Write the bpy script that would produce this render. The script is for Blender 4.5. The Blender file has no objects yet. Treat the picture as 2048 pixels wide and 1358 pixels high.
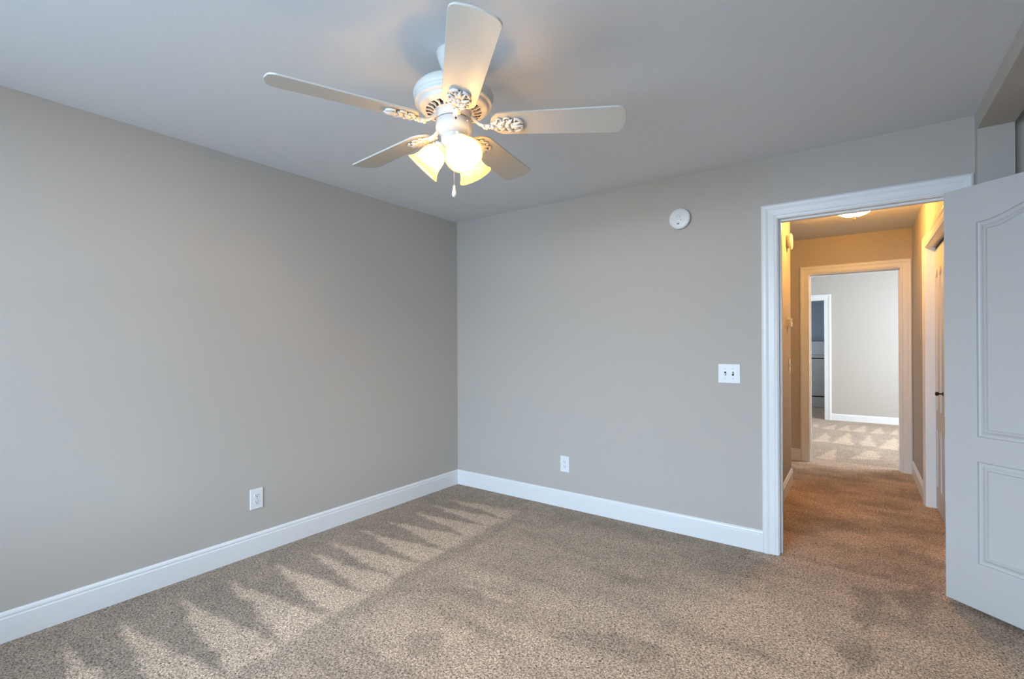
import bpy, bmesh, math, random
import numpy as np
from mathutils import Vector, Matrix
PI = math.pi
random.seed(7)
sc = bpy.context.scene
COL = sc.collection

# ------------------------------------------------------------------ camera
F, YAW, PITCH, ROLL = 954.34, 0.62660, 0.0021563, -0.0041473
CX, CY = 1024.38, 688.16
cam_d = bpy.data.cameras.new('camera')
cam = bpy.data.objects.new('camera', cam_d); COL.objects.link(cam)
R0 = Vector((math.cos(YAW), math.sin(YAW), 0)); D0 = Vector((-math.sin(YAW), math.cos(YAW), 0)); U0 = Vector((0, 0, 1))
D1 = math.cos(PITCH)*D0 + math.sin(PITCH)*U0
U1 = -math.sin(PITCH)*D0 + math.cos(PITCH)*U0
R2 = math.cos(ROLL)*R0 + math.sin(ROLL)*U1
U2 = -math.sin(ROLL)*R0 + math.cos(ROLL)*U1
M = Matrix((R2, U2, -D1)).transposed().to_4x4()
M.translation = Vector((3.03848, -3.32001, 1.29180))
cam.matrix_world = M
cam_d.sensor_width = 36; cam_d.lens = F/2048*36
cam_d.shift_x = -(CX-1024)/2048; cam_d.shift_y = (CY-679)/2048
cam_d.clip_start = 0.02
sc.camera = cam

# ------------------------------------------------------------------ world, daylight, exposure
sc.view_settings.view_transform = 'Standard'
sc.view_settings.look = 'None'
sc.view_settings.gamma = 1
sc.view_settings.use_curve_mapping = False
sc.view_settings.exposure = 0.66
wd = bpy.data.worlds.new('world'); sc.world = wd; wd.use_nodes = True
wn = wd.node_tree.nodes; bgn = wn['Background']
bgn.inputs[0].default_value = (0.62, 0.78, 1.0, 1); bgn.inputs[1].default_value = 1.0

def area(name, loc, rot, sx, sy, power, color, spread=PI):
    l = bpy.data.lights.new(name, 'AREA'); l.shape = 'RECTANGLE'; l.size = sx; l.size_y = sy
    l.energy = power; l.color = color; l.spread = spread
    o = bpy.data.objects.new(name, l); COL.objects.link(o); o.location = loc; o.rotation_euler = rot
    return o
# bedroom windows are in the rear wall, behind the photographer
DAY = (0.54, 0.76, 1.0)
def aim(o, target):
    o.rotation_euler = (Vector(target)-o.location).to_track_quat('-Z', 'Y').to_euler()
aim(area('sky_daylight', (1.75, -7.4, 2.7), (0, 0, 0), 7.0, 3.2, 1000, DAY), (1.75, -1.0, 1.5))
aim(area('ceiling_fill', (1.75, -6.2, -.2), (0, 0, 0), 4.0, 1.6, 100, (0.56, 0.78, 1.0)), (1.75, -3.0, 2.4))  # added unseen light outside, low and aimed up to brighten the ceiling
# far bedroom window on its right hand wall
area('far_window_daylight', (5.15, 4.6, 1.45), (PI/2, 0, PI/2), 2.0, 1.4, 82, (0.80, 0.91, 1.0))

# added fill with no seen source, lifts the dark laundry room beyond
area('laundry_fill', (1.2, 7.6, 1.5), (PI/2, 0, -PI/2), .8, 1.0, 11, (0.75, 0.88, 1.0))

# ------------------------------------------------------------------ materials
def new_mat(name):
    m = bpy.data.materials.new(name); m.use_nodes = True
    return m, m.node_tree.nodes, m.node_tree.links, m.node_tree.nodes['Principled BSDF']
def paint(name, col, rough=0.5, bump=0.0, scale=300, spec=0.5, vary=0.03, metal=0.0):
    m, n, l, b = new_mat(name)
    b.inputs['Roughness'].default_value = rough; b.inputs['Metallic'].default_value = metal
    b.inputs['Specular IOR Level'].default_value = spec
    tc = n.new('ShaderNodeTexCoord'); no = n.new('ShaderNodeTexNoise'); no.inputs['Scale'].default_value = scale
    no.inputs['Detail'].default_value = 3
    l.new(tc.outputs['Object'], no.inputs['Vector'])
    mr = n.new('ShaderNodeMapRange'); mr.inputs[3].default_value = 1-vary; mr.inputs[4].default_value = 1+vary
    mr.inputs[1].default_value = 0.3; mr.inputs[2].default_value = 0.7
    l.new(no.outputs['Fac'], mr.inputs[0])
    vm = n.new('ShaderNodeVectorMath'); vm.operation = 'SCALE'; vm.inputs[0].default_value = col
    l.new(mr.outputs[0], vm.inputs['Scale']); l.new(vm.outputs[0], b.inputs['Base Color'])
    if bump:
        bp = n.new('ShaderNodeBump'); bp.inputs['Strength'].default_value = bump; bp.inputs['Distance'].default_value = 0.002
        l.new(no.outputs['Fac'], bp.inputs['Height']); l.new(bp.outputs[0], b.inputs['Normal'])
    return m
MW = paint('wall_paint', (0.515, 0.475, 0.43), 0.7, 0.25, 260, 0.3, 0.035)
MC = paint('ceiling_paint', (0.75, 0.77, 0.79), 0.85, 0.25, 220, 0.2, 0.03)
MT = paint('trim_paint', (0.84, 0.84, 0.84), 0.33, 0.04, 40, 0.5, 0.01)
MD = paint('door_paint', (0.58, 0.57, 0.56), 0.42, 0.08, 160, 0.5, 0.015)
MP = paint('white_plastic', (0.82, 0.83, 0.84), 0.35, 0, 50, 0.5, 0.005)
MSL = paint('dark_slot', (0.02, 0.02, 0.022), 0.6, 0, 50, 0.3, 0.0)
MF = paint('fan_enamel', (0.72, 0.71, 0.68), 0.30, 0.0, 60, 0.5, 0.01)
MB_ = paint('fan_blade_paint', (0.62, 0.60, 0.55), 0.38, 0.03, 90, 0.5, 0.015)
MO = paint('fan_ornament_enamel', (0.76, 0.73, 0.69), 0.4, 0.0, 60, 0.5, 0.02)
MBR = paint('bronze_metal', (0.05, 0.035, 0.025), 0.35, 0, 50, 0.5, 0.0, 0.8)
MNI = paint('nickel_metal', (0.6, 0.58, 0.55), 0.3, 0, 50, 0.5, 0.0, 1.0)
MAP = paint('appliance_enamel', (0.5, 0.5, 0.5), 0.3, 0, 50, 0.5, 0.01)
MVENT = paint('vent_dark_brown', (0.16, 0.08, 0.04), 0.6, 0, 50, 0.3, 0.02)

def glow_mat(name, col, trans, emit, ecol):
    m, n, l, b = new_mat(name)
    out = n['Material Output']
    b.inputs['Base Color'].default_value = (*col, 1); b.inputs['Roughness'].default_value = 0.35
    tr = n.new('ShaderNodeBsdfTranslucent'); tr.inputs[0].default_value = (*col, 1)
    mx = n.new('ShaderNodeMixShader'); mx.inputs[0].default_value = trans
    l.new(b.outputs[0], mx.inputs[1]); l.new(tr.outputs[0], mx.inputs[2])
    # alabaster veins
    no = n.new('ShaderNodeTexNoise'); no.inputs['Scale'].default_value = 14; no.inputs['Distortion'].default_value = 1.5
    tc = n.new('ShaderNodeTexCoord'); l.new(tc.outputs['Object'], no.inputs['Vector'])
    cr = n.new('ShaderNodeValToRGB'); cr.color_ramp.elements[0].color = (col[0]*.80, col[1]*.72, col[2]*.55, 1); cr.color_ramp.elements[0].position = 0.35
    cr.color_ramp.elements[1].color = (*col, 1); cr.color_ramp.elements[1].position = 0.55
    l.new(no.outputs['Fac'], cr.inputs[0]); l.new(cr.outputs[0], tr.inputs[0]); l.new(cr.outputs[0], b.inputs['Base Color'])
    b.inputs['Emission Color'].default_value = (*ecol, 1); b.inputs['Emission Strength'].default_value = emit
    tp = n.new('ShaderNodeBsdfTransparent'); tp.inputs[0].default_value = (1, .93, .78, 1)
    m2 = n.new('ShaderNodeMixShader'); m2.inputs[0].default_value = .22
    l.new(mx.outputs[0], m2.inputs[1]); l.new(tp.outputs[0], m2.inputs[2])
    l.new(m2.outputs[0], out.inputs['Surface'])
    return m
MSH = glow_mat('alabaster_glass', (0.50, 0.42, 0.27), 0.16, 0.30, (1.0, 0.72, 0.34))
MDO = glow_mat('dome_glass', (0.95, 0.86, 0.70), 0.6, 0.5, (1.0, 0.66, 0.30))
mb_, nb_, lb_, bb_ = new_mat('bulb_glow')
bb_.inputs['Base Color'].default_value = (1, .9, .7, 1); bb_.inputs['Emission Color'].default_value = (1.0, 0.86, 0.58, 1); bb_.inputs['Emission Strength'].default_value = 9.0
tb_ = nb_.new('ShaderNodeBsdfTransparent'); xb_ = nb_.new('ShaderNodeMixShader'); xb_.inputs[0].default_value = .6
lb_.new(bb_.outputs[0], xb_.inputs[1]); lb_.new(tb_.outputs[0], xb_.inputs[2]); lb_.new(xb_.outputs[0], nb_['Material Output'].inputs['Surface'])
MBU = mb_

def carpet():
    m, n, l, b = new_mat('carpet_pile')
    b.inputs['Roughness'].default_value = 0.95; b.inputs['Specular IOR Level'].default_value = 0.1
    b.inputs['Sheen Weight'].default_value = 0.15; b.inputs['Sheen Roughness'].default_value = 0.6
    tc = n.new('ShaderNodeTexCoord')
    def noise(scale, det=2.0, rough=0.5, dist=0.0):
        x = n.new('ShaderNodeTexNoise'); x.inputs['Scale'].default_value = scale; x.inputs['Detail'].default_value = det
        x.inputs['Roughness'].default_value = rough; x.inputs['Distortion'].default_value = dist
        l.new(tc.outputs['Object'], x.inputs['Vector']); return x
    tuft = noise(125, 3, 0.65, 0.8)
    vor = n.new('ShaderNodeTexVoronoi'); vor.inputs['Scale'].default_value = 200; l.new(tc.outputs['Object'], vor.inputs['Vector'])
    big = noise(3.0, 3, 0.6, 0.6)
    mid = noise(14, 3, 0.6, 0.5)
    cr = n.new('ShaderNodeValToRGB'); e = cr.color_ramp.elements
    e[0].position = 0.33; e[0].color = (0.060, 0.036, 0.024, 1)
    e[1].position = 0.63; e[1].color = (0.90, 0.71, 0.54, 1)
    k = e.new(0.44); k.color = (0.35, 0.245, 0.168, 1)
    k = e.new(0.53); k.color = (0.61, 0.445, 0.312, 1)
    l.new(tuft.outputs['Fac'], cr.inputs[0])
    at = n.new('ShaderNodeAttribute'); at.attribute_name = 'nap_and_light'
    # brightness factor = nap (lay of the pile, painted threshold daylight) plus worn patches
    def math_(op, a, c):
        x = n.new('ShaderNodeMath'); x.operation = op
        for i, v in enumerate((a, c)):
            if isinstance(v, (int, float)): x.inputs[i].default_value = v
            else: l.new(v, x.inputs[i])
        return x.outputs[0]
    f = math_('MULTIPLY_ADD', at.outputs['Fac'], 0.72)
    f.node.inputs[2].default_value = 0.56
    g = math_('MULTIPLY_ADD', big.outputs['Fac'], 0.50); g.node.inputs[2].default_value = -0.25
    h = math_('MULTIPLY_ADD', mid.outputs['Fac'], 0.40); h.node.inputs[2].default_value = -0.20
    s = math_('ADD', math_('ADD', f, g), h)
    # tuft cell shading
    vs = math_('MULTIPLY_ADD', vor.outputs['Distance'], -0.35); vs.node.inputs[2].default_value = 1.12
    s = math_('MULTIPLY', s, vs)
    sp = noise(280, 1, 0.5, 0.3)
    sm = n.new('ShaderNodeMapRange'); sm.inputs[1].default_value = 0.60; sm.inputs[2].default_value = 0.68; sm.inputs[3].default_value = 1.0; sm.inputs[4].default_value = 0.42
    l.new(sp.outputs['Fac'], sm.inputs[0])
    s = math_('MULTIPLY', s, sm.outputs[0])
    vm = n.new('ShaderNodeVectorMath'); vm.operation = 'SCALE'
    l.new(cr.outputs[0], vm.inputs[0]); l.new(s, vm.inputs['Scale']); l.new(vm.outputs[0], b.inputs['Base Color'])
    bp = n.new('ShaderNodeBump'); bp.inputs['Strength'].default_value = 0.8; bp.inputs['Distance'].default_value = 0.006
    l.new(tuft.outputs['Fac'], bp.inputs['Height']); l.new(bp.outputs[0], b.inputs['Normal'])
    return m
MCA = carpet()

# ------------------------------------------------------------------ mesh helpers
class MB:
    def __init__(s): s.v = []; s.f = []; s.sm = []
    def add(s, vs, fs, smooth=False):
        b = len(s.v); s.v += [tuple(p) for p in vs]; s.f += [[i+b for i in q] for q in fs]; s.sm += [smooth]*len(fs); return s
    def box(s, a, b):
        x0, y0, z0 = [min(a[i], b[i]) for i in range(3)]; x1, y1, z1 = [max(a[i], b[i]) for i in range(3)]
        v = [(x0,y0,z0),(x1,y0,z0),(x1,y1,z0),(x0,y1,z0),(x0,y0,z1),(x1,y0,z1),(x1,y1,z1),(x0,y1,z1)]
        return s.add(v, [(0,3,2,1),(4,5,6,7),(0,1,5,4),(1,2,6,5),(2,3,7,6),(3,0,4,7)])
    def lathe(s, prof, n=48, c=(0,0,0), smooth=True, axis=None, cap=True):
        """prof: (radius, height) pairs; axis: direction (default +z)"""
        q = Vector((0,0,1)).rotation_difference(Vector(axis)) if axis is not None else None
        vs = []
        for r, z in prof:
            for k in range(n):
                p = Vector((r*math.cos(2*PI*k/n), r*math.sin(2*PI*k/n), z))
                if q: p = q @ p
                vs.append(p + Vector(c))
        fs = []
        for i in range(len(prof)-1):
            for k in range(n):
                k2 = (k+1) % n
                fs.append((i*n+k, i*n+k2, (i+1)*n+k2, (i+1)*n+k))
        s.add(vs, fs, smooth)
        if cap:
            for i in (0, len(prof)-1):
                if prof[i][0] > 1e-5:
                    s.add([vs[i*n+k] for k in range(n)], [tuple(range(n))])
        return s
    def tube(s, pts, rad, n=10, smooth=True, flat=1.0):
        pts = [Vector(p) for p in pts]; N = len(pts)
        if isinstance(rad, (int, float)): rad = [rad]*N
        vs = []; up = Vector((0,0,1))
        for i, p in enumerate(pts):
            t = (pts[min(i+1, N-1)] - pts[max(i-1, 0)]).normalized()
            a = t.cross(up)
            if a.length < 1e-3: a = t.cross(Vector((1,0,0)))
            a.normalize(); bb = t.cross(a).normalized()
            for k in range(n):
                th = 2*PI*k/n
                vs.append(p + rad[i]*(math.cos(th)*a + flat*math.sin(th)*bb))
        fs = [(i*n+k, i*n+(k+1) % n, (i+1)*n+(k+1) % n, (i+1)*n+k) for i in range(N-1) for k in range(n)]
        fs += [tuple(range(n))[::-1], tuple((N-1)*n+k for k in range(n))]
        return s.add(vs, fs, smooth)
    def ball(s, c, r, sc3=(1,1,1), n=14, m=9):
        vs = []; fs = []
        for i in range(m+1):
            th = PI*i/m
            for k in range(n):
                ph = 2*PI*k/n
                vs.append((c[0]+r*sc3[0]*math.sin(th)*math.cos(ph), c[1]+r*sc3[1]*math.sin(th)*math.sin(ph), c[2]+r*sc3[2]*math.cos(th)))
        for i in range(m):
            for k in range(n): fs.append((i*n+k, (i+1)*n+k, (i+1)*n+(k+1) % n, i*n+(k+1) % n))
        return s.add(vs, fs, True)
    def xf(s, mat, start=0):
        for i in range(start, len(s.v)): s.v[i] = tuple(mat @ Vector(s.v[i]))
        return s
    def build(s, name, mat, parent=None, bevel=0.0, loc=None, seg=2, fix=True):
        me = bpy.data.meshes.new(name); me.from_pydata(s.v, [], s.f)
        me.polygons.foreach_set('use_smooth', s.sm)
        bm = bmesh.new(); bm.from_mesh(me); bmesh.ops.remove_doubles(bm, verts=bm.verts, dist=1e-6)
        if fix: bmesh.ops.recalc_face_normals(bm, faces=bm.faces)
        bm.to_mesh(me); bm.free()
        me.materials.append(mat)
        o = bpy.data.objects.new(name, me); COL.objects.link(o)
        if parent: o.parent = parent
        if loc: o.location = loc
        if bevel:
            md = o.modifiers.new('bevel', 'BEVEL'); md.width = bevel; md.segments = seg; md.limit_method = 'ANGLE'; md.angle_limit = 0.6
        return o
def struct(o): o['kind'] = 'structure'; return o
def thing(name, label, cat, loc=(0,0,0), rz=0, group=None):
    o = bpy.data.objects.new(name, None); COL.objects.link(o); o.empty_display_size = 0.05
    o.location = loc; o.rotation_euler = (0, 0, rz); o['label'] = label; o['category'] = cat
    if group: o['group'] = group
    return o

# ------------------------------------------------------------------ room shell
H = 2.44
XW = 3.522            # right wall of the bedroom
YR = -4.35            # rear wall (behind the camera)
def wall(name, boxes, mat=MW):
    m = MB()
    for a, b in boxes: m.box(a, b)
    return struct(m.build(name, mat))
OL, OR_, OT = 2.648, 3.425, 2.058     # bedroom doorway
wall('wall_left', [((-.12, YR-.12, 0), (0, .12, H))])
wall('wall_back', [((0, 0, 0), (OL-.015, .12, H)), ((OR_+.015, 0, 0), (4.45, .12, H)), ((OL-.015, 0, OT+.015), (OR_+.015, .12, H))])
wx0, wx1, wz0, wz1 = 0.60, 2.90, 0.72, 2.16
wall('wall_rear', [((0, YR-.12, 0), (wx0, YR, H)), ((wx1, YR-.12, 0), (4.45, YR, H)), ((wx0, YR-.12, 0), (wx1, YR, wz0)), ((wx0, YR-.12, wz1), (wx1, YR, H))])
# right wall: a short stub, then a wide closet recess under a header
JY, HB = -0.063, 2.350
wall('wall_right', [((XW, JY, 0), (XW+.131, 0, HB)), ((XW, -2.3, HB), (XW+.131, 0, H)), ((XW, YR, 0), (XW+.131, -2.3, H))])
wall('wall_closet', [((4.33, -2.42, 0), (4.45, 0, H)), ((XW+.131, -2.42, 0), (4.33, -2.3, H))])
# hallway
HLX, HLY, HRX, FY = 2.53, 1.835, 3.48, 2.825
wall('wall_hall_left', [((HLX-.12, .12, 0), (HLX, HLY, H)), ((1.2, HLY-.12, 0), (HLX-.12, HLY, H)), ((1.08, HLY-.12, 0), (1.2, FY, H))])
cy0, cy1, ct = 0.60, 1.655, 2.045     # hall closet opening
wall('wall_hall_right', [((HRX, .12, 0), (HRX+.12, cy0-.015, H)), ((HRX, cy1+.015, 0), (HRX+.12, FY, H)), ((HRX, cy0-.015, ct+.015), (HRX+.12, cy1+.015, H))])
wall('wall_hall_closet', [((4.2, .3, 0), (4.25, 2.3, H)), ((HRX+.12, .3, 0), (4.2, .35, H)), ((HRX+.12, 2.25, 0), (4.2, 2.3, H))])
fL, fR, fT = 2.612, 3.385, 2.045
wall('wall_hall_end', [((1.08, FY, 0), (fL-.015, FY+.12, H)), ((fR+.015, FY, 0), (5.2, FY+.12, H)), ((fL-.015, FY, fT+.015), (fR+.015, FY+.12, H))])
# far bedroom
RY = 6.40
dL, dR, dT = 1.80, 2.575, 2.035
wall('wall_far_back', [((0.6, RY, 0), (dL-.015, RY+.12, H)), ((dR+.015, RY, 0), (5.2, RY+.12, H)), ((dL-.015, RY, dT+.015), (dR+.015, RY+.12, H))])
wall('wall_far_left', [((0.48, FY+.12, 0), (0.6, RY+.12, H))])
wall('wall_far_right', [((5.2, FY+.12, 0), (5.32, 3.5, H)), ((5.2, 5.7, 0), (5.32, RY+.12, H)), ((5.2, 3.5, 0), (5.32, 5.7, .7)), ((5.2, 3.5, 2.2), (5.32, 5.7, H))])
# dim laundry room seen through the far bedroom's own doorway
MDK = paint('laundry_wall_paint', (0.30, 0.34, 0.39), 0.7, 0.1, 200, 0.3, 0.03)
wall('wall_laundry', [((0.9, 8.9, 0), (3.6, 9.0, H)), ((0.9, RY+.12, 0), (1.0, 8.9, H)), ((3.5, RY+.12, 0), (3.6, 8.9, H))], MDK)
# ceilings
struct(MB().box((-.12, YR-.12, H), (4.45, .12, H+.1)).build('ceiling', MC))
struct(MB().box((.48, .12, H), (5.32, FY+.12, H+.1)).build('ceiling_hall', MC))
struct(MB().box((.48, FY+.12, H), (5.32, 9.0, H+.1)).build('ceiling_far', MC))

# ------------------------------------------------------------------ carpet, with the lay of its pile and painted threshold daylight per vertex
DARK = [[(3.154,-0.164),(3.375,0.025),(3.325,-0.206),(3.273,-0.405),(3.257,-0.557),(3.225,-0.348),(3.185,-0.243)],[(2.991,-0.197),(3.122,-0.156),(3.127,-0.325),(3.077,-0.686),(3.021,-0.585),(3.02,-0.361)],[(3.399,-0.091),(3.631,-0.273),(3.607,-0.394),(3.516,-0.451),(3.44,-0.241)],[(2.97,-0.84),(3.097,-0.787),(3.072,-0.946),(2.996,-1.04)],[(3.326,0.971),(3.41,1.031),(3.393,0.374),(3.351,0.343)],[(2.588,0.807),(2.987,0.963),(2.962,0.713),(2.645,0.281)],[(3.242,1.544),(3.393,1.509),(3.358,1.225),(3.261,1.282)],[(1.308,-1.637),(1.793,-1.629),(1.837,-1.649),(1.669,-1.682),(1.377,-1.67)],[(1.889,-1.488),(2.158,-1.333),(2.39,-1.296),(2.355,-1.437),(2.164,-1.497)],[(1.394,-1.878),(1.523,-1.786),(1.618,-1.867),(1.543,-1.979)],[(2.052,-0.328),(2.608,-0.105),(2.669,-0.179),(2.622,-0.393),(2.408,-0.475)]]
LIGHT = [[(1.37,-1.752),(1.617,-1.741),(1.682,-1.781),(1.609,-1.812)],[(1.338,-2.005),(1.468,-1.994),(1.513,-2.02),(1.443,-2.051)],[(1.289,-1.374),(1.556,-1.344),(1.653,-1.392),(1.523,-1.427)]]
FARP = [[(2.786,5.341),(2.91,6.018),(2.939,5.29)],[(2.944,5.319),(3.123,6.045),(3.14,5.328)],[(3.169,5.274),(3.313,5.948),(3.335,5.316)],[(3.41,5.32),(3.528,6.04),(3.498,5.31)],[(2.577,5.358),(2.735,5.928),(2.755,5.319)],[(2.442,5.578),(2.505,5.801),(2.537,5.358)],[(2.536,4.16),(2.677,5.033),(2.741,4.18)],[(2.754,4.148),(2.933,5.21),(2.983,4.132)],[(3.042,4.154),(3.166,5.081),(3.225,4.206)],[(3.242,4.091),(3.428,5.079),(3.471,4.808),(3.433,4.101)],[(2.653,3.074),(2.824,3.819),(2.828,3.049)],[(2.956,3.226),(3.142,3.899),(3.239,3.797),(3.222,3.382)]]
def inside(P, X, Y):
    r = np.zeros(X.shape, bool); n = len(P)
    for i in range(n):
        x1, y1 = P[i]; x2, y2 = P[(i+1) % n]
        if y1 == y2: continue
        c = ((y1 > Y) != (y2 > Y)) & (X < (x2-x1)*(Y-y1)/(y2-y1)+x1)
        r ^= c
    return r
rng = np.random.RandomState(3)
def vnoise(X, Y, s, seed):
    r = np.random.RandomState(seed); G = r.rand(256, 256)
    x = X*s+50; y = Y*s+90; xi = np.floor(x).astype(int); yi = np.floor(y).astype(int); fx = x-xi; fy = y-yi
    fx = fx*fx*(3-2*fx); fy = fy*fy*(3-2*fy); g = lambda a, b: G[a % 256, b % 256]
    return (g(xi,yi)*(1-fx)+g(xi+1,yi)*fx)*(1-fy)+(g(xi,yi+1)*(1-fx)+g(xi+1,yi+1)*fx)*fy
APEX = [-3.24,-3.02,-2.79,-2.585,-2.345,-2.11,-1.86,-1.65,-1.48,-1.235,-1.01,-0.78,-0.58,-0.39,-0.20]
def nap_and_light(X, Y):
    jx = (vnoise(X,Y,28,1)-.5)*.030 + (vnoise(X,Y,7,2)-.5)*.03; jy = (vnoise(X,Y,28,3)-.5)*.030 + (vnoise(X,Y,7,4)-.5)*.03
    x = X+jx; y = Y+jy
    N = np.full(X.shape, 0.50)
    # streaky strokes of the vacuum over the open floor, running across the room
    N += 0.42*(vnoise(x, y*4.2, 1.5, 5)-.5)*(y < 0) + 0.22*(vnoise(x*.6, y*3, 5, 12)-.5)*(y < 0)
    # saw-tooth strokes along the left wall
    xb = 0.93 + np.clip((-y-1.2), 0, 3)*0.10
    u = np.clip((x-0.22)/(xb-0.22), 0, 1)
    tri = np.zeros(X.shape, bool)
    for i in range(1, len(APEX)-1):
        a = APEX[i] + u*0.02; lo = (APEX[i]-APEX[i-1])/2*u*1.12; hi = (APEX[i+1]-APEX[i])/2*u*0.86
        tri |= (y > a-lo) & (y < a+hi) & (x > .22)
    band = (y < -0.10) & (x < xb)
    N = np.where(band, np.where(tri, 0.94 - 0.15*(u > .97), 0.17), N)
    # brushed line where the strokes stop
    N = np.where((x > xb) & (x < xb+.10) & (y < -.3), 0.36, N)
    # dark pile along the back wall
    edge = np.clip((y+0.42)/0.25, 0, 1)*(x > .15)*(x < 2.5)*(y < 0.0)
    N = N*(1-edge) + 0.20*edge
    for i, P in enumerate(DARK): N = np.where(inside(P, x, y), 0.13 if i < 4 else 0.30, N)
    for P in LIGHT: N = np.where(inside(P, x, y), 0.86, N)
    # paler floor before the doorway
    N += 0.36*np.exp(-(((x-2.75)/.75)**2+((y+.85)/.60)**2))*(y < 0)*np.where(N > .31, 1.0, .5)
    # hallway
    N = np.where((y > 0) & (y < 2.72), N*0.6+0.14 + 0.75*(vnoise(x*.8, y*1.6, 5, 8)-.42) + .25*(vnoise(x, y, 14, 9)-.5), N)
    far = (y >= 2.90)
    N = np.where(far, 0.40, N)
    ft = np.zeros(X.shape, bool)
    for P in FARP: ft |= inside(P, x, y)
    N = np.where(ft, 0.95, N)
    N = np.where((y > 2.72) & (y < 3.0), 0.75, N)  # pool of far room daylight at the threshold, painted into the carpet tone
    return np.clip(N, 0.05, 1.15)
def blur(A):
    for ax in (0, 1):
        A = (np.roll(A,1,ax)+2*A+np.roll(A,-1,ax))/4
    return A
def carpet_mesh(name, x0, x1, y0, y1, st):
    nx = int(round((x1-x0)/st))+1; ny = int(round((y1-y0)/st))+1
    X, Y = np.meshgrid(np.linspace(x0,x1,nx), np.linspace(y0,y1,ny), indexing='ij')
    N = blur(nap_and_light(X, Y))
    co = np.stack([X, Y, np.zeros_like(X)], -1).reshape(-1, 3)
    I = np.arange(nx*ny).reshape(nx, ny)
    q = np.stack([I[:-1,:-1], I[1:,:-1], I[1:,1:], I[:-1,1:]], -1).reshape(-1, 4)
    me = bpy.data.meshes.new(name)
    me.vertices.add(len(co)); me.vertices.foreach_set('co', co.ravel())
    me.loops.add(q.size); me.loops.foreach_set('vertex_index', q.ravel())
    me.polygons.add(len(q)); me.polygons.foreach_set('loop_start', np.arange(0, q.size, 4)); 
    me.update(calc_edges=True)
    a = me.attributes.new('nap_and_light', 'FLOAT', 'POINT'); a.data.foreach_set('value', N.ravel().astype(np.float32))
    me.materials.append(MCA)
    o = bpy.data.objects.new(name, me); COL.objects.link(o); return struct(o)
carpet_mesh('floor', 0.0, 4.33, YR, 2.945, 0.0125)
carpet_mesh('floor_far', 0.5, 5.3, 2.945, 8.9, 0.0125)
struct(MB().box((-.2, YR-.2, -.1), (5.4, 9.1, -.012)).build('floor_slab', MC))

# ------------------------------------------------------------------ trim
BASE = [(0,0),(.014,0),(.014,.104),(.0095,.107),(.0095,.112),(.012,.116),(.010,.124),(.005,.130),(0,.132)]
def sweep(m, path, prof_at):
    """path: list of frames; prof_at(i) -> list of 3D points"""
    rings = [prof_at(i) for i in range(len(path))]; n = len(rings[0])
    vs = [p for r in rings for p in r]
    fs = [(i*n+k, i*n+(k+1) % n, (i+1)*n+(k+1) % n, (i+1)*n+k) for i in range(len(rings)-1) for k in range(n)]
    fs += [tuple(range(n))[::-1], tuple((len(rings)-1)*n+k for k in range(n))]
    m.add(vs, fs)
def baseboard(name, a, b, nrm, m=None, top=1.0):
    """a, b: floor points on the wall face; nrm: direction into the room"""
    own = m is None
    m = m or MB()
    sweep(m, [a, b], lambda i: [((a, b)[i][0]+nrm[0]*d, (a, b)[i][1]+nrm[1]*d, z*top) for d, z in BASE])
    if own: return struct(m.build(name, MT))
baseboard('baseboard_left', (0, YR), (0, 0), (1, 0))
baseboard('baseboard_back', (0, 0), (OL-.091, 0), (0, -1))
baseboard('baseboard_rear', (0, YR), (XW, YR), (0, 1))
baseboard('baseboard_right', (XW, YR), (XW, -2.3), (-1, 0))
m = MB()
baseboard('', (HLX, .14), (HLX, HLY), (1, 0), m); baseboard('', (1.3, HLY), (HLX+.014, HLY), (0, 1), m)
struct(m.build('baseboard_hall_left', MT))
m = MB()
baseboard('', (HRX, 1.742), (HRX, FY), (-1, 0), m); baseboard('', (HRX, .14), (HRX, .51), (-1, 0), m)
struct(m.build('baseboard_hall_right', MT))
baseboard('baseboard_hall_end', (1.2, FY), (fL-.088, FY), (0, -1))
baseboard('baseboard_far_back', (dR+.098, RY), (5.2, RY), (0, -1), top=.84)
baseboard('baseboard_far_left', (.6, 3.0), (.6, RY), (1, 0), top=.84)

CAS = [(0,0),(0,.009),(.010,.011),(.014,.008),(.018,.011),(.048,.013),(.062,.018),(.076,.019),(.083,.014),(.088,.008),(.088,0)]
def casing(name, c0, c1, top, mapf, w=1.0, floor_z=0.0):
    """U shaped mitred casing round an opening c0..c1 wide; mapf(c, z, depth) -> point"""
    m = MB()
    def ring(i):
        r = []
        for a, d in CAS:
            a *= w
            c, z = [(c0-a, floor_z), (c0-a, top+a), (c1+a, top+a), (c1+a, floor_z)][i]
            r.append(mapf(c, z, d))
        return r
    sweep(m, range(4), ring)
    return m
def jamb(m, c0, c1, top, mapf, d0, d1, t=.014, stop=None):
    """lining of an opening: jamb legs and head between depth d0 and d1, plus the door stop"""
    def bx(ca, za, da, cb, zb, db):
        m.box(mapf(ca, za, da), mapf(cb, zb, db))
    bx(c0-t, 0, d0, c0, top+t, d1); bx(c1, 0, d0, c1+t, top+t, d1); bx(c0, top, d0, c1, top+t, d1)
    if stop:
        s0, s1 = stop
        bx(c0, 0, s0, c0+.011, top, s1); bx(c1-.011, 0, s0, c1, top, s1); bx(c0+.011, top-.011, s0, c1-.011, top, s1)
# bedroom doorway (trim_1): casing on the bedroom side and on the hall side, with lining and stop
f_bed = lambda c, z, d: (c, -d, z)
m = casing('', OL-.005, OR_+.005, OT+.005, f_bed)
struct(m.build('trim_1', MT))
m = MB(); jamb(m, OL, OR_, OT, lambda c, z, d: (c, d, z), 0, .12, stop=(.040, .078))
struct(m.build('trim_2', MT))
m = casing('', OL-.005, OR_+.003, OT+.005, lambda c, z, d: (c, .12+d, z), w=.55)
struct(m.build('trim_3', MT))
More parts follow.
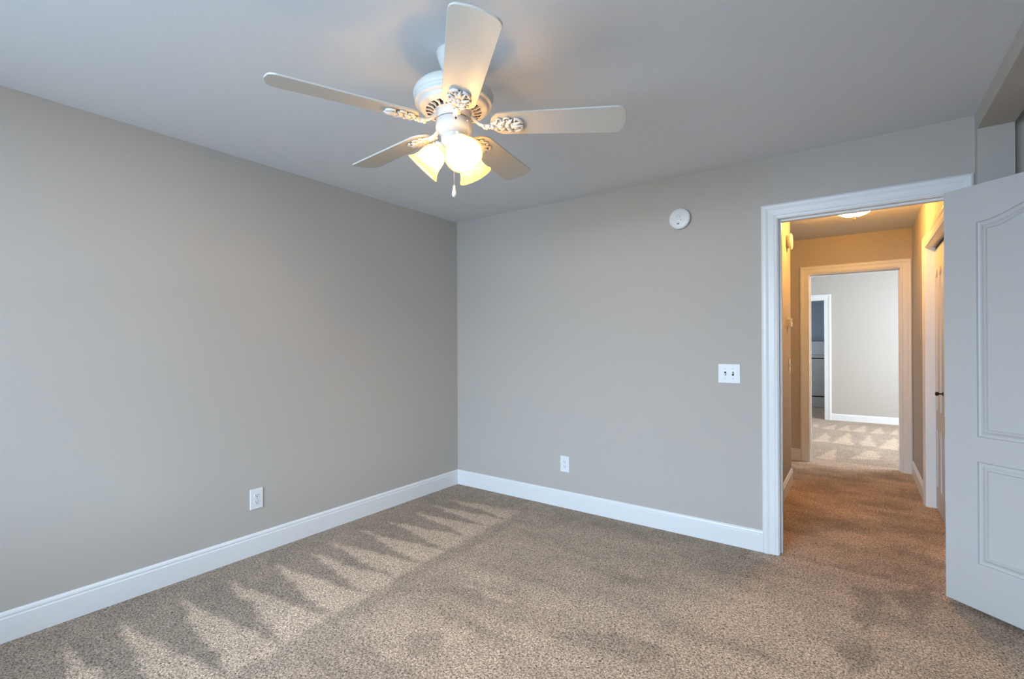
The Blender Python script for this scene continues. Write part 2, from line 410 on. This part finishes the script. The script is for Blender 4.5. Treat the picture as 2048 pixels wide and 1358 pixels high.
# strike plate on the left jamb
sp = struct(MB().box((OL-.001, .006, .965), (OL+.0015, .034, 1.03)).build('trim_4', MNI))
# hall end doorway
m = casing('', fL-.004, fR+.004, fT+.005, lambda c, z, d: (c, FY-d, z))
jamb(m, fL, fR, fT, lambda c, z, d: (c, FY+d, z), 0, .12, stop=(.045, .08))
struct(m.build('trim_5', MT))
m = casing('', fL-.004, fR+.004, fT+.005, lambda c, z, d: (c, FY+.12+d, z), w=.8)
struct(m.build('trim_6', MT))
# hinge leaves on the left jamb of the far doorway
for hz in (.22, 1.02, 1.80):
    struct(MB().box((fL-.001, FY+.082, hz), (fL+.003, FY+.112, hz+.09)).build('trim_7', MNI))
# hall closet casing
m = casing('', cy0-.004, cy1+.004, ct+.005, lambda c, z, d: (HRX-d, c, z))
jamb(m, cy0, cy1, ct, lambda c, z, d: (HRX+d, c, z), 0, .12)
struct(m.build('trim_8', MT))
# far bedroom's own doorway
m = casing('', dL-.004, dR+.004, dT+.004, lambda c, z, d: (c, RY-d, z), w=1.1)
jamb(m, dL, dR, dT, lambda c, z, d: (c, RY+d, z), 0, .12)
struct(m.build('trim_9', MT))
struct(MB().box((dR-.003, RY+.03, .93), (dR+.001, RY+.06, 1.02)).build('trim_10', MNI))

# windows (out of frame: the bedroom's behind the camera, the far bedroom's round the corner)
m = MB()
def winframe(c0, c1, z0, z1, mapf, cols=3, w=.05):
    m = MB(); B = lambda a, b: m.box(mapf(*a), mapf(*b))
    B((c0, z0, .02), (c0+w, z1, .09)); B((c1-w, z0, .02), (c1, z1, .09)); B((c0+w, z0, .02), (c1-w, z0+w, .09)); B((c0+w, z1-w, .02), (c1-w, z1, .09))
    zm = (z0+z1)/2; B((c0+w, zm-.02, .03), (c1-w, zm+.02, .08))
    for i in range(1, cols):
        c = c0+(c1-c0)*i/cols; B((c-.02, z0+w, .035), (c+.02, zm-.02, .075)); B((c-.02, zm+.02, .035), (c+.02, z1-w, .075))
    return m
struct(winframe(wx0, wx1, wz0, wz1, lambda c, z, d: (c, YR-d, z)).build('window_1', MT))
struct(winframe(3.5, 5.7, .7, 2.2, lambda c, z, d: (5.2+d, c, z)).build('window_2', MT))

# ------------------------------------------------------------------ panelled doors
def panel_face(m, W, Hh, panels, T, side):
    """A moulded door skin at depth 0 (side=+1) or T, local x along the width, y = depth.
    panels: (x0, x1, z0, z1, arch)"""
    y0 = 0.0 if side > 0 else T; sg = 1 if side > 0 else -1
    N = 28
    x0, x1 = panels[0][0], panels[0][1]
    def topz(p, s):
        a = p[4]
        return p[3] + a*(0.5-0.5*math.cos(2*PI*s))**1.15 if a else p[3]
    P = lambda x, z, d=0.0: (x, y0+sg*d, z)
    m.add([P(0,0),P(x0,0),P(x0,Hh),P(0,Hh)], [(0,1,2,3)]); m.add([P(x1,0),P(W,0),P(W,Hh),P(x1,Hh)], [(0,1,2,3)])
    zc = 0.0; ps = sorted(panels, key=lambda p: p[2])
    for i, p in enumerate(ps):
        # rail below
        prev = ps[i-1] if i else None
        for k in range(N):
            s0, s1 = k/N, (k+1)/N; xa, xb = x0+(x1-x0)*s0, x0+(x1-x0)*s1
            za = topz(prev, s0) if prev else 0; zb = topz(prev, s1) if prev else 0
            m.add([P(xa,za),P(xb,zb),P(xb,p[2]),P(xa,p[2])], [(0,1,2,3)])
            if i == len(ps)-1:
                m.add([P(xa,topz(p,s0)),P(xb,topz(p,s1)),P(xb,Hh),P(xa,Hh)], [(0,1,2,3)])
        prof = [(0,0),(.003,.0080),(.009,.0110),(.017,.0095),(.028,.0025),(.036,.0015),(.040,.0070),(.044,.0070)]
        k_ = (x1-x0)/.49 if (x1-x0) < .2 else 1
        rings = []
        for off, d in prof:
            off *= max(k_*1.4, .3) if k_ < 1 else 1
            r = [P(x0+off, p[2]+off, d), P(x1-off, p[2]+off, d)]
            for k in range(N, -1, -1):
                s = k/N; x = (x0+off)+(x1-x0-2*off)*s
                r.append(P(x, topz(p, s)-off, d))
            rings.append(r)
        n = len(rings[0]); vs = [q for r in rings for q in r]
        fs = [(j*n+k, j*n+(k+1) % n, (j+1)*n+(k+1) % n, (j+1)*n+k) for j in range(len(rings)-1) for k in range(n)]
        m.add(vs, fs)
        L = rings[-1]
        # fill the field
        fld = []; base0, base1 = L[0], L[1]
        for k in range(N):
            a, b = L[2+k], L[3+k]
            m.add([a, b, (b[0], b[1], base0[2]), (a[0], a[1], base0[2])], [(0,1,2,3)])
def door_leaf(W, Hh, T, panels):
    m = MB()
    panel_face(m, W, Hh, panels, T, 1); panel_face(m, W, Hh, panels, T, -1)
    m.add([(0,0,0),(W,0,0),(W,T,0),(0,T,0),(0,0,Hh),(W,0,Hh),(W,T,Hh),(0,T,Hh)], [(0,1,2,3),(4,5,6,7),(0,4,7,3),(1,2,6,5)])
    return m
# open bedroom door. local x runs from the hinge edge to the free edge; y=0 is the face towards the camera
d1 = struct(bpy.data.objects.new('door_1', None)); COL.objects.link(d1)
d1.location = (3.3925, -.1003, .023); d1.rotation_euler = (0, 0, math.radians(-38.04))
lf = door_leaf(.762, 2.024, .035, [(.133, .629, .219, .706, 0), (.133, .629, .823, 1.846, .062)])
lf.build('door_leaf', MD, d1, fix=False)
for hz in (.18, .98, 1.76):
    h = MB(); h.box((-.002, .004, hz), (0.0, .033, hz+.089)); h.lathe([(.006, hz-.002), (.006, hz+.091)], 12, (-.006, .041, 0))
    h.build('hinge', MNI, d1)
for sg, yy in ((-1, 0), (1, .035)):
    k = MB(); k.lathe([(.032, 0), (.032, .004), (.026, .008), (.012, .010), (.011, .030), (.020, .036), (.027, .047), (.026, .058), (.016, .066), (0.0005, .068)], 28, (.70, yy, .93), axis=(0, sg, 0))
    k.build('door_knob', MNI, d1)

# bifold closet doors in the hall
d2 = struct(bpy.data.objects.new('door_2', None)); COL.objects.link(d2)
d2.location = (3.532, cy1-.003, .015); d2.rotation_euler = (0, 0, -PI/2)
lw = (cy1-cy0-.006)/5
for i in range(5):
    w = lw-.003
    b = door_leaf(w, 2.005, .03, [(.035, w-.035, .16, .62, 0), (.035, w-.035, .76, 1.80, .045)])
    # depth axis must face the hall (-x): mirror y
    b.v = [(x+i*lw+.0015, y, z) for x, y, z in b.v]
    b.build('bifold_leaf', MD, d2, fix=False)
kb = MB(); kb.lathe([(.014, 0), (.014, .004), (.006, .007), (.006, .022), (.013, .028), (.016, .036), (.012, .043), (.0005, .045)], 20, (.41, 0, .915), axis=(0, -1, 0))
kb.build('closet_knob', MBR, d2)
tr = MB().box((0.0, .004, 2.013), (cy1-cy0-.006, .030, 2.030)); tr.build('track', MSL, d2)

# ------------------------------------------------------------------ outlets and switches
def outlet(label, loc, rz):
    t = thing('wall_outlet', label, 'outlet', loc, rz)
    # local: x along wall, -y out of wall
    p = MB().box((-.040, -.0065, -.063), (.040, 0, .063)); p.build('cover_plate', MP, t, bevel=.0035, seg=3)
    for s in (-1, 1):
        r = MB(); zc = s*.0195
        pts = []
        for k in range(32):
            a = 2*PI*k/32; pts.append((.0172*math.cos(a), max(-.0135, min(.0135, .0172*math.sin(a)))))
        vs = [(x, -.0066, z+zc) for x, z in pts]+[(x, -.0086, z+zc) for x, z in pts]; n = len(pts)
        r.add(vs, [(k, (k+1) % n, n+(k+1) % n, n+k) for k in range(n)]+[tuple(range(n, 2*n))])
        ro = r.build('socket', MP, t)
        q = MB()
        q.box((-.0078, -.0092, zc-.0005), (-.0052, -.008, zc+.0085)); q.box((.0052, -.0092, zc+.0005), (.0074, -.008, zc+.0080))
        q.lathe([(.0030, 0), (.0030, .0010)], 14, (0, -.0082, zc-.0068), axis=(0, -1, 0))
        q.build('slots', MSL, ro)
    MB().lathe([(.0032, 0), (.0032, .0012), (.0005, .0018)], 14, (0, -.0062, 0), axis=(0, -1, 0)).build('screw', MNI, t)
    return t
outlet('white duplex wall outlet on the left wall above the long baseboard', (0, -1.848, .343), PI/2)
outlet('white duplex wall outlet on the back wall between corner and doorway', (1.149, 0, .345), 0)
def toggle(t, x, z=0, up=True):
    MB().box((x-.0055, -.0072, z-.0125), (x+.0055, -.0062, z+.0125)).build('toggle_slot', MSL, t)
    tg = MB().box((x-.0042, -.021, z-.0040), (x+.0042, -.0062, z+.0040))
    tg.xf(Matrix.Translation((0, -.006, z)) @ Matrix.Rotation(math.radians(-28 if up else 28), 4, 'X') @ Matrix.Translation((0, .006, -z)))
    tg.build('toggle', MP, t, bevel=.001)
    s = MB()
    for dz in (-.030, .030): MB().lathe([(.003, 0), (.003, .001), (.0005, .0015)], 12, (x, -.0062, z+dz), axis=(0, -1, 0)).build('screw', MNI, t)
t = thing('light_switch', 'white double toggle light switch on the back wall left of the doorway', 'light switch', (2.366, 0, 1.102), 0)
MB().box((-.066, -.0065, -.062), (.066, 0, .062)).build('cover_plate', MP, t, bevel=.0035, seg=3)
toggle(t, -.023, up=False); toggle(t, .023, up=True)
t = thing('light_switch', 'pale switch plate on the hallway wall beneath the thermostat', 'light switch', (HLX, 1.700, 1.095), PI/2)
MB().box((-.036, -.0065, -.060), (.036, 0, .060)).build('cover_plate', MP, t, bevel=.003)
toggle(t, 0)

# smoke alarm on the back wall
t = thing('smoke_alarm', 'round white smoke alarm high on the back wall', 'smoke alarm', (2.061, 0, 2.147))
a = (0, -1, 0)
MB().lathe([(.064, 0), (.066, .003), (.066, .010), (.062, .012)], 56, (0, 0, 0), axis=a).build('base_ring', MSL, t)
MB().lathe([(.068, .010), (.070, .013), (.070, .024), (.067, .029), (.058, .032), (.030, .0345), (.0005, .035)], 56, (0, 0, 0), axis=a).build('housing', MP, t)
m = MB()
for k in range(5):
    r0 = .020+.008*k
    pts = [(r0*math.cos(th)-.010, -.0345+k*.0004, r0*math.sin(th)+.006) for th in np.linspace(.9, 2.3, 10)]
    m.tube(pts, .0012, 6)
m.build('grille_ridges', MP, t)
m = MB().lathe([(.016, 0), (.015, .003), (.0005, .004)], 28, (-.006, -.033, .010), axis=a); m.build('test_button', MP, t)
MB().lathe([(.0025, 0), (.0025, .002), (.0005, .0025)], 12, (.012, -.0335, -.012), axis=a).build('indicator', MBR, t)
MLAB = paint('grey_print', (.25, .25, .25), .6)
MB().box((-.014, -.0345, -.040), (.002, -.0325, -.030)).build('printed_mark', MLAB, t)

# items on the hallway left wall (seen nearly edge on)
t = thing('alarm_unit', 'round white alarm unit high on the hallway left wall', 'alarm', (HLX, 1.56, 2.20), PI/2)
MB().lathe([(.055, 0), (.055, .022), (.068, .024), (.072, .030), (.070, .040), (.060, .045), (.0005, .047)], 48, axis=a).build('housing', MP, t)
t = thing('thermostat', 'small boxy thermostat on the hallway left wall above the switch', 'thermostat', (HLX, 1.58, 1.482), PI/2)
MB().box((-.055, -.012, -.040), (.055, 0, .040)).build('back_plate', MP, t, bevel=.003)
MB().box((-.050, -.036, -.036), (.050, -.012, .036)).build('housing', MP, t, bevel=.005)
MB().box((-.028, -.0366, .004), (.028, -.0350, .026)).build('display', MLAB, t)
MB().lathe([(.010, 0), (.009, .004), (.0005, .005)], 18, (.020, -.036, -.016), axis=a).build('dial', MP, t)

# hall ceiling light
WARM = (1.0, 0.55, 0.16)
t = thing('ceiling_light', 'round warm glowing glass dome light on the hallway ceiling', 'ceiling light', (3.02, 1.45, H))
MB().lathe([(.08, 0), (.08, -.010), (.132, -.016), (.136, -.022), (.130, -.026)], 56).build('ceiling_plate', MNI, t)
pr = [(.138, -.022), (.140, -.030)]+[(.140*math.cos(x), -.030-.085*math.sin(x)) for x in np.linspace(.08, PI/2-.02, 14)]
MB().lathe(pr, 56, cap=False).build('glass_dome', MDO, t)
MB().lathe([(.006, -.111), (.015, -.116), (.018, -.121), (.010, -.126), (.012, -.133), (.010, -.141), (.0005, -.146)], 24).build('finial', MNI, t)
def point(name, loc, e, col, r, parent=None):
    l = bpy.data.lights.new(name, 'POINT'); l.energy = e; l.color = col; l.shadow_soft_size = r
    o = bpy.data.objects.new(name, l); COL.objects.link(o); o.location = loc
    if parent: o.parent = parent
    return o
point('hall_bulb_light', (0, 0, -.075), 80, WARM, .03, t)

# washing machine in the dim laundry room
t = thing('washing_machine', 'white washing machine in the dark room beyond the far doorway', 'washing machine', (2.30, 8.12, 0))
MB().box((-.34, 0, .235), (.34, .66, .985)).build('body', MAP, t, bevel=.012)
MB().box((-.335, .01, .0), (.335, .65, .215)).build('toe_panel', MAP, t, bevel=.008)
MB().box((-.33, .03, .215), (.33, .64, .235)).build('gap', MSL, t)
MB().box((-.33, .02, .985), (.33, .64, 1.005)).build('seal', MSL, t)
MB().box((-.34, 0, 1.005), (.34, .66, 1.055)).build('lid', MAP, t, bevel=.01)
MB().box((-.34, .40, 1.055), (.34, .62, 1.34)).build('control_panel', MAP, t, bevel=.015)

# ------------------------------------------------------------------ ceiling fan
fan = thing('ceiling_fan', 'white five blade ceiling fan with ornate brackets and lit glass shades', 'ceiling fan', (1.7613, -1.9394, 0))
MB().lathe([(.064, 2.44), (.067, 2.432), (.064, 2.418), (.057, 2.395), (.046, 2.370), (.037, 2.352), (.030, 2.344), (.016, 2.340)], 48).build('canopy', MF, fan)
MB().lathe([(.0125, 2.37), (.0125, 2.325)], 20).build('downrod', MF, fan)
MB().lathe([(.016, 2.330), (.034, 2.326), (.050, 2.313), (.085, 2.310), (.115, 2.304), (.138, 2.294), (.151, 2.281), (.156, 2.266), (.156, 2.256), (.152, 2.250),
            (.148, 2.247), (.148, 2.240), (.151, 2.237), (.150, 2.232), (.146, 2.229), (.141, 2.228), (.137, 2.224), (.136, 2.218), (.130, 2.213), (.126, 2.211), (.122, 2.211)], 72, cap=False).build('motor_housing', MF, fan)
# vented underside: a ring with slots over a brown cavity
m = MB(); nv = 24
def ringface(m, r0, r1, z0, z1, a0, a1, st=3):
    vs = []
    for i in range(st+1):
        a = a0+(a1-a0)*i/st; vs += [(r0*math.cos(a), r0*math.sin(a), z0), (r1*math.cos(a), r1*math.sin(a), z1)]
    m.add(vs, [(2*i, 2*i+1, 2*i+3, 2*i+2) for i in range(st)])
for k in range(nv):
    a0 = 2*PI*k/nv; a1 = a0+2*PI/nv; am = a0+.38*(a1-a0)
    ringface(m, .108, .124, 2.207, 2.211, a0, a1); ringface(m, .068, .080, 2.197, 2.200, a0, a1)
    # curled spoke between slots, given thickness
    sk = .05
    for z in (0, .006):
        vs = [(.080*math.cos(a0), .080*math.sin(a0), 2.200+z), (.080*math.cos(am), .080*math.sin(am), 2.200+z),
              (.094*math.cos(am+sk), .094*math.sin(am+sk), 2.2035+z), (.108*math.cos(am), .108*math.sin(am), 2.207+z), (.108*math.cos(a0), .108*math.sin(a0), 2.207+z),
              (.094*math.cos(a0+sk), .094*math.sin(a0+sk), 2.2035+z)]
        m.add(vs, [(0, 1, 2, 5), (5, 2, 3, 4)])
m.build('vent_ring', MO, fan)
MB().lathe([(.123, 2.213), (.123, 2.222), (.060, 2.222)], 48, cap=False).build('motor_core', MVENT, fan)
MB().lathe([(.066, 2.222), (.069, 2.205), (.070, 2.172), (.068, 2.170)], 48).build('flywheel', MO, fan)
MB().lathe([(.062, 2.172), (.062, 2.166)], 40).build('gap_ring', MSL, fan)
sw = MB().lathe([(.069, 2.167), (.071, 2.165), (.071, 2.140), (.069, 2.131), (.064, 2.124), (.056, 2.118), (.052, 2.114), (.050, 2.112)], 56).build('switch_housing', MF, fan)
MB().lathe([(.004, 0), (.003, .003), (.0005, .004)], 12, (.071*math.cos(-.72), .071*math.sin(-.72), 2.150), axis=(math.cos(-.72), math.sin(-.72), 0)).build('screw', MBR, sw)
MB().lathe([(.048, 2.113), (.050, 2.110), (.050, 2.092), (.046, 2.078), (.036, 2.066), (.018, 2.058), (.0005, 2.056)], 48).build('light_fitter', MF, fan)

# blade: local x outwards, y across; underside faces -z
def blade_outline():
    r0, r1, w0, w1 = .145, .662, .062, .0745
    pts = []
    def corner(cx, cy, r, a0, a1, n=7):
        return [(cx+r*math.cos(a0+(a1-a0)*i/n), cy+r*math.sin(a0+(a1-a0)*i/n)) for i in range(n+1)]
    lo = []
    # root: broad ellipse
    for i in range(15):
        a = PI/2+PI*i/14
        lo.append((r0+.055+.055*math.cos(a), w0*math.sin(a)))
    # tip corners with slightly bowed end
    c = .032
    tipa = corner(r1-c-.006, -w1+c, c, -PI/2, -.12)
    tipm = [(r1-.006+.008*math.cos(t)-.002, w1*.5*math.sin(t)) for t in np.linspace(-.75, .75, 7)]
    tipb = corner(r1-c-.006, w1-c, c, .12, PI/2)
    return lo+tipa+tipm+tipb
BO = blade_outline()
def make_blade():
    m = MB(); n = len(BO); z0, z1 = 0.0, .0065
    vs = [(x, y, z0) for x, y in BO]+[(x, y, z1) for x, y in BO]
    m.add(vs, [tuple(range(n))[::-1], tuple(range(n, 2*n))]+[(k, (k+1) % n, n+(k+1) % n, n+k) for k in range(n)])
    return m
def spiral(c, r0, turns, a0, z, sgn=1, rad=.0030, n=22):
    pts = []; rr = []
    for i in range(n):
        t = i/(n-1); a = a0+sgn*turns*2*PI*t; r = r0*(1-.80*t)
        pts.append((c[0]+r*math.cos(a), c[1]+r*math.sin(a), z-.002*t)); rr.append(rad*(1-.35*t))
    return pts, rr
def leafshape(m, base, ang, L, W, z):
    """a raised acanthus leaflet with a rib"""
    n = 9; vs = []; fs = []
    for i in range(n):
        t = i/(n-1); w = W*math.sin(PI*min(1, t**.8*.97+.03)); x = L*t
        zc = z-.006*math.sin(PI*t*.9)-.001
        for s, dz in ((-1, .003), (-.5, 0), (0, -.0015), (.5, 0), (1, .003)):
            px, py = x, s*w
            vs.append((base[0]+px*math.cos(ang)-py*math.sin(ang), base[1]+px*math.sin(ang)+py*math.cos(ang), zc+dz))
    top = len(vs)
    vs2 = [(a, b, c+.004) for a, b, c in vs]
    for i in range(n-1):
        for k in range(4):
            q = (i*5+k, i*5+k+1, (i+1)*5+k+1, (i+1)*5+k); fs.append(q); fs.append(tuple(j+top for j in q[::-1]))
    for i in range(n-1):
        for k in (0, 4):
            fs.append((i*5+k, (i+1)*5+k, (i+1)*5+k+top, i*5+k+top))
    m.add(vs+vs2, fs, True)
def make_arm():
    m = MB()
    pts = [(.060, 0, .030), (.075, 0, .026), (.088, 0, .014), (.102, 0, .002), (.118, 0, -.005), (.135, 0, -.007), (.150, 0, -.006)]
    m.tube(pts, [.012, .011, .010, .009, .009, .010, .009], 12, flat=.7)
    for i in range(4):   # beaded neck
        x = .118+.011*i
        m.ball((x, .0085*(1 if i % 2 else -1), -.010), .0065); m.ball((x+.004, 0, -.013), .0060)
    return m
def make_ornament():
    m = MB(); z = -.004
    # mounting plate under the scrolls
    m.tube([(.145, 0, -.003), (.175, 0, -.003), (.205, 0, -.003), (.240, 0, -.003)], [.012, .024, .026, .012], 14, flat=.14)
    for s in (-1, 1):
        p, r = spiral((.178, s*.026), .015, 1.15, -s*PI*.6, z, s, .0042); m.tube(p, r, 8)
        p, r = spiral((.214, s*.029), .016, 1.1, -s*PI*.7, z, -s, .0042); m.tube(p, r, 8)
        p, r = spiral((.248, s*.018), .018, 1.15, -s*PI*.5, z, s, .0044); m.tube(p, r, 8)
        leafshape(m, (.158, s*.004), s*.95, .032, .007, z-.002)
        leafshape(m, (.172, s*.004), s*.60, .040, .008, z-.003)
        leafshape(m, (.206, s*.004), s*.85, .042, .008, z-.003)
        leafshape(m, (.222, s*.002), s*.38, .046, .008, z-.003)
        m.ball((.166, s*.017, z-.003), .0065); m.ball((.196, s*.014, z-.004), .0080, (1, 1, .8)); m.ball((.231, s*.010, z-.004), .0060)
        # outer rim scroll
        pts = [(.236+.034*math.sin(t), s*(.006+.030*math.cos(t)), z-.002) for t in np.linspace(.1, 1.5, 12)]
        m.tube(pts, [.0035+.0020*math.sin(PI*i/11) for i in range(12)], 8)
    leafshape(m, (.225, 0), 0, .050, .009, z-.004)
    m.ball((.186, 0, z-.006), .009, (1.2, 1, .7)); m.ball((.212, 0, z-.006), .0085, (1.2, 1, .7)); m.ball((.150, 0, z-.004), .008)
    return m
tilt = Matrix.Rotation(math.radians(-12), 4, 'X')
arm0 = make_arm(); orn0 = make_ornament(); bl0 = make_blade()
for mm in (orn0, bl0): mm.xf(tilt)
first = None
for k in range(5):
    az = math.radians(317.94) + k*2*PI/5
    droop = [-.005, .013, -.014, .004, .0][k] - .0067*math.cos(az)*-1
    if first is None:
        bo = bl0.build('blade', MB_, fan, bevel=.0012); ao = arm0.build('blade_arm', MO, fan); oo = orn0.build('ornament', MO, ao)
        first = (bo, ao, oo)
    else:
        bo = first[0].copy(); ao = first[1].copy(); oo = first[2].copy()
        for o in (bo, ao, oo): COL.objects.link(o)
        bo.parent = fan; ao.parent = fan; oo.parent = ao
    bo.location = (0, 0, 2.1525); bo.rotation_euler = (0, droop, az)
    ao.location = (0, 0, 2.1525); ao.rotation_euler = (0, droop, az)

# lamps: three bell shaped glass shades
BULBC = (1.0, 0.66, 0.30)
for az_d in (329, 89, 209):
    az = math.radians(az_d); tl = math.radians(43)
    ax = Vector((math.cos(az)*math.sin(tl), math.sin(az)*math.sin(tl), -math.cos(tl)))
    base = Vector((.040*math.cos(az), .040*math.sin(az), 2.083))
    so = MB(); so.lathe([(.013, -.022), (.013, .004), (.020, .008), (.028, .012), (.029, .030), (.026, .031)], 32, base, axis=ax)
    for q in range(3):
        aa = q*2*PI/3+.5; u = ax.orthogonal().normalized(); v = ax.cross(u)
        dirn = math.cos(aa)*u+math.sin(aa)*v
        so.lathe([(.003, .024), (.003, .036), (.005, .037), (.005, .042), (.0005, .043)], 10, base+ax*.022, axis=dirn)
    so = so.build('lamp_socket', MF, fan)
    sh = MB()
    outer = [(.026, .020), (.031, .028), (.040, .040), (.047, .056), (.050, .074), (.052, .092), (.058, .108), (.066, .120), (.0715, .126)]
    inner = [(r-.003, z+.0005) for r, z in outer[::-1]]
    sh.lathe(outer+[(.071, .128)]+inner, 48, base, axis=ax, cap=False)
    sh.build('lamp_shade', MSH, fan)
    bu = MB(); bu.lathe([(.0005, .102), (.012, .100), (.021, .092), (.026, .080), (.025, .068), (.018, .054), (.013, .044), (.012, .034)], 28, base, axis=ax)
    bu.build('bulb', MBU, fan)
    p = base+ax*.078
    point('fan_bulb_light', p, 19, BULBC, .018, fan)
# pull chains
def chain(x, y, z0, z1, name):
    m = MB(); n = int((z0-z1)/.0035)
    for i in range(n): m.ball((x, y, z0-i*.0035), .0014, n=6, m=4)
    return m
pc = chain(.006, -.006, 2.056, 1.915, '').build('pull_chain', MNI, fan)
MB().lathe([(.002, 1.916), (.0045, 1.912), (.0055, 1.900), (.0085, 1.886), (.0090, 1.878), (.006, 1.871), (.0005, 1.869)], 20, (.006, -.006, 0)).build('pull_pendant', MP, pc)
kx, ky = .074*math.cos(-.05), .074*math.sin(-.05)
MB().lathe([(.005, -.004), (.005, .004), (.003, .008)], 12, (kx-.002, ky, 2.150), axis=(1, -.05, 0)).build('chain_guide', MNI, fan)
pc2 = chain(kx+.004, ky, 2.148, 2.03, '').build('pull_chain', MNI, fan)
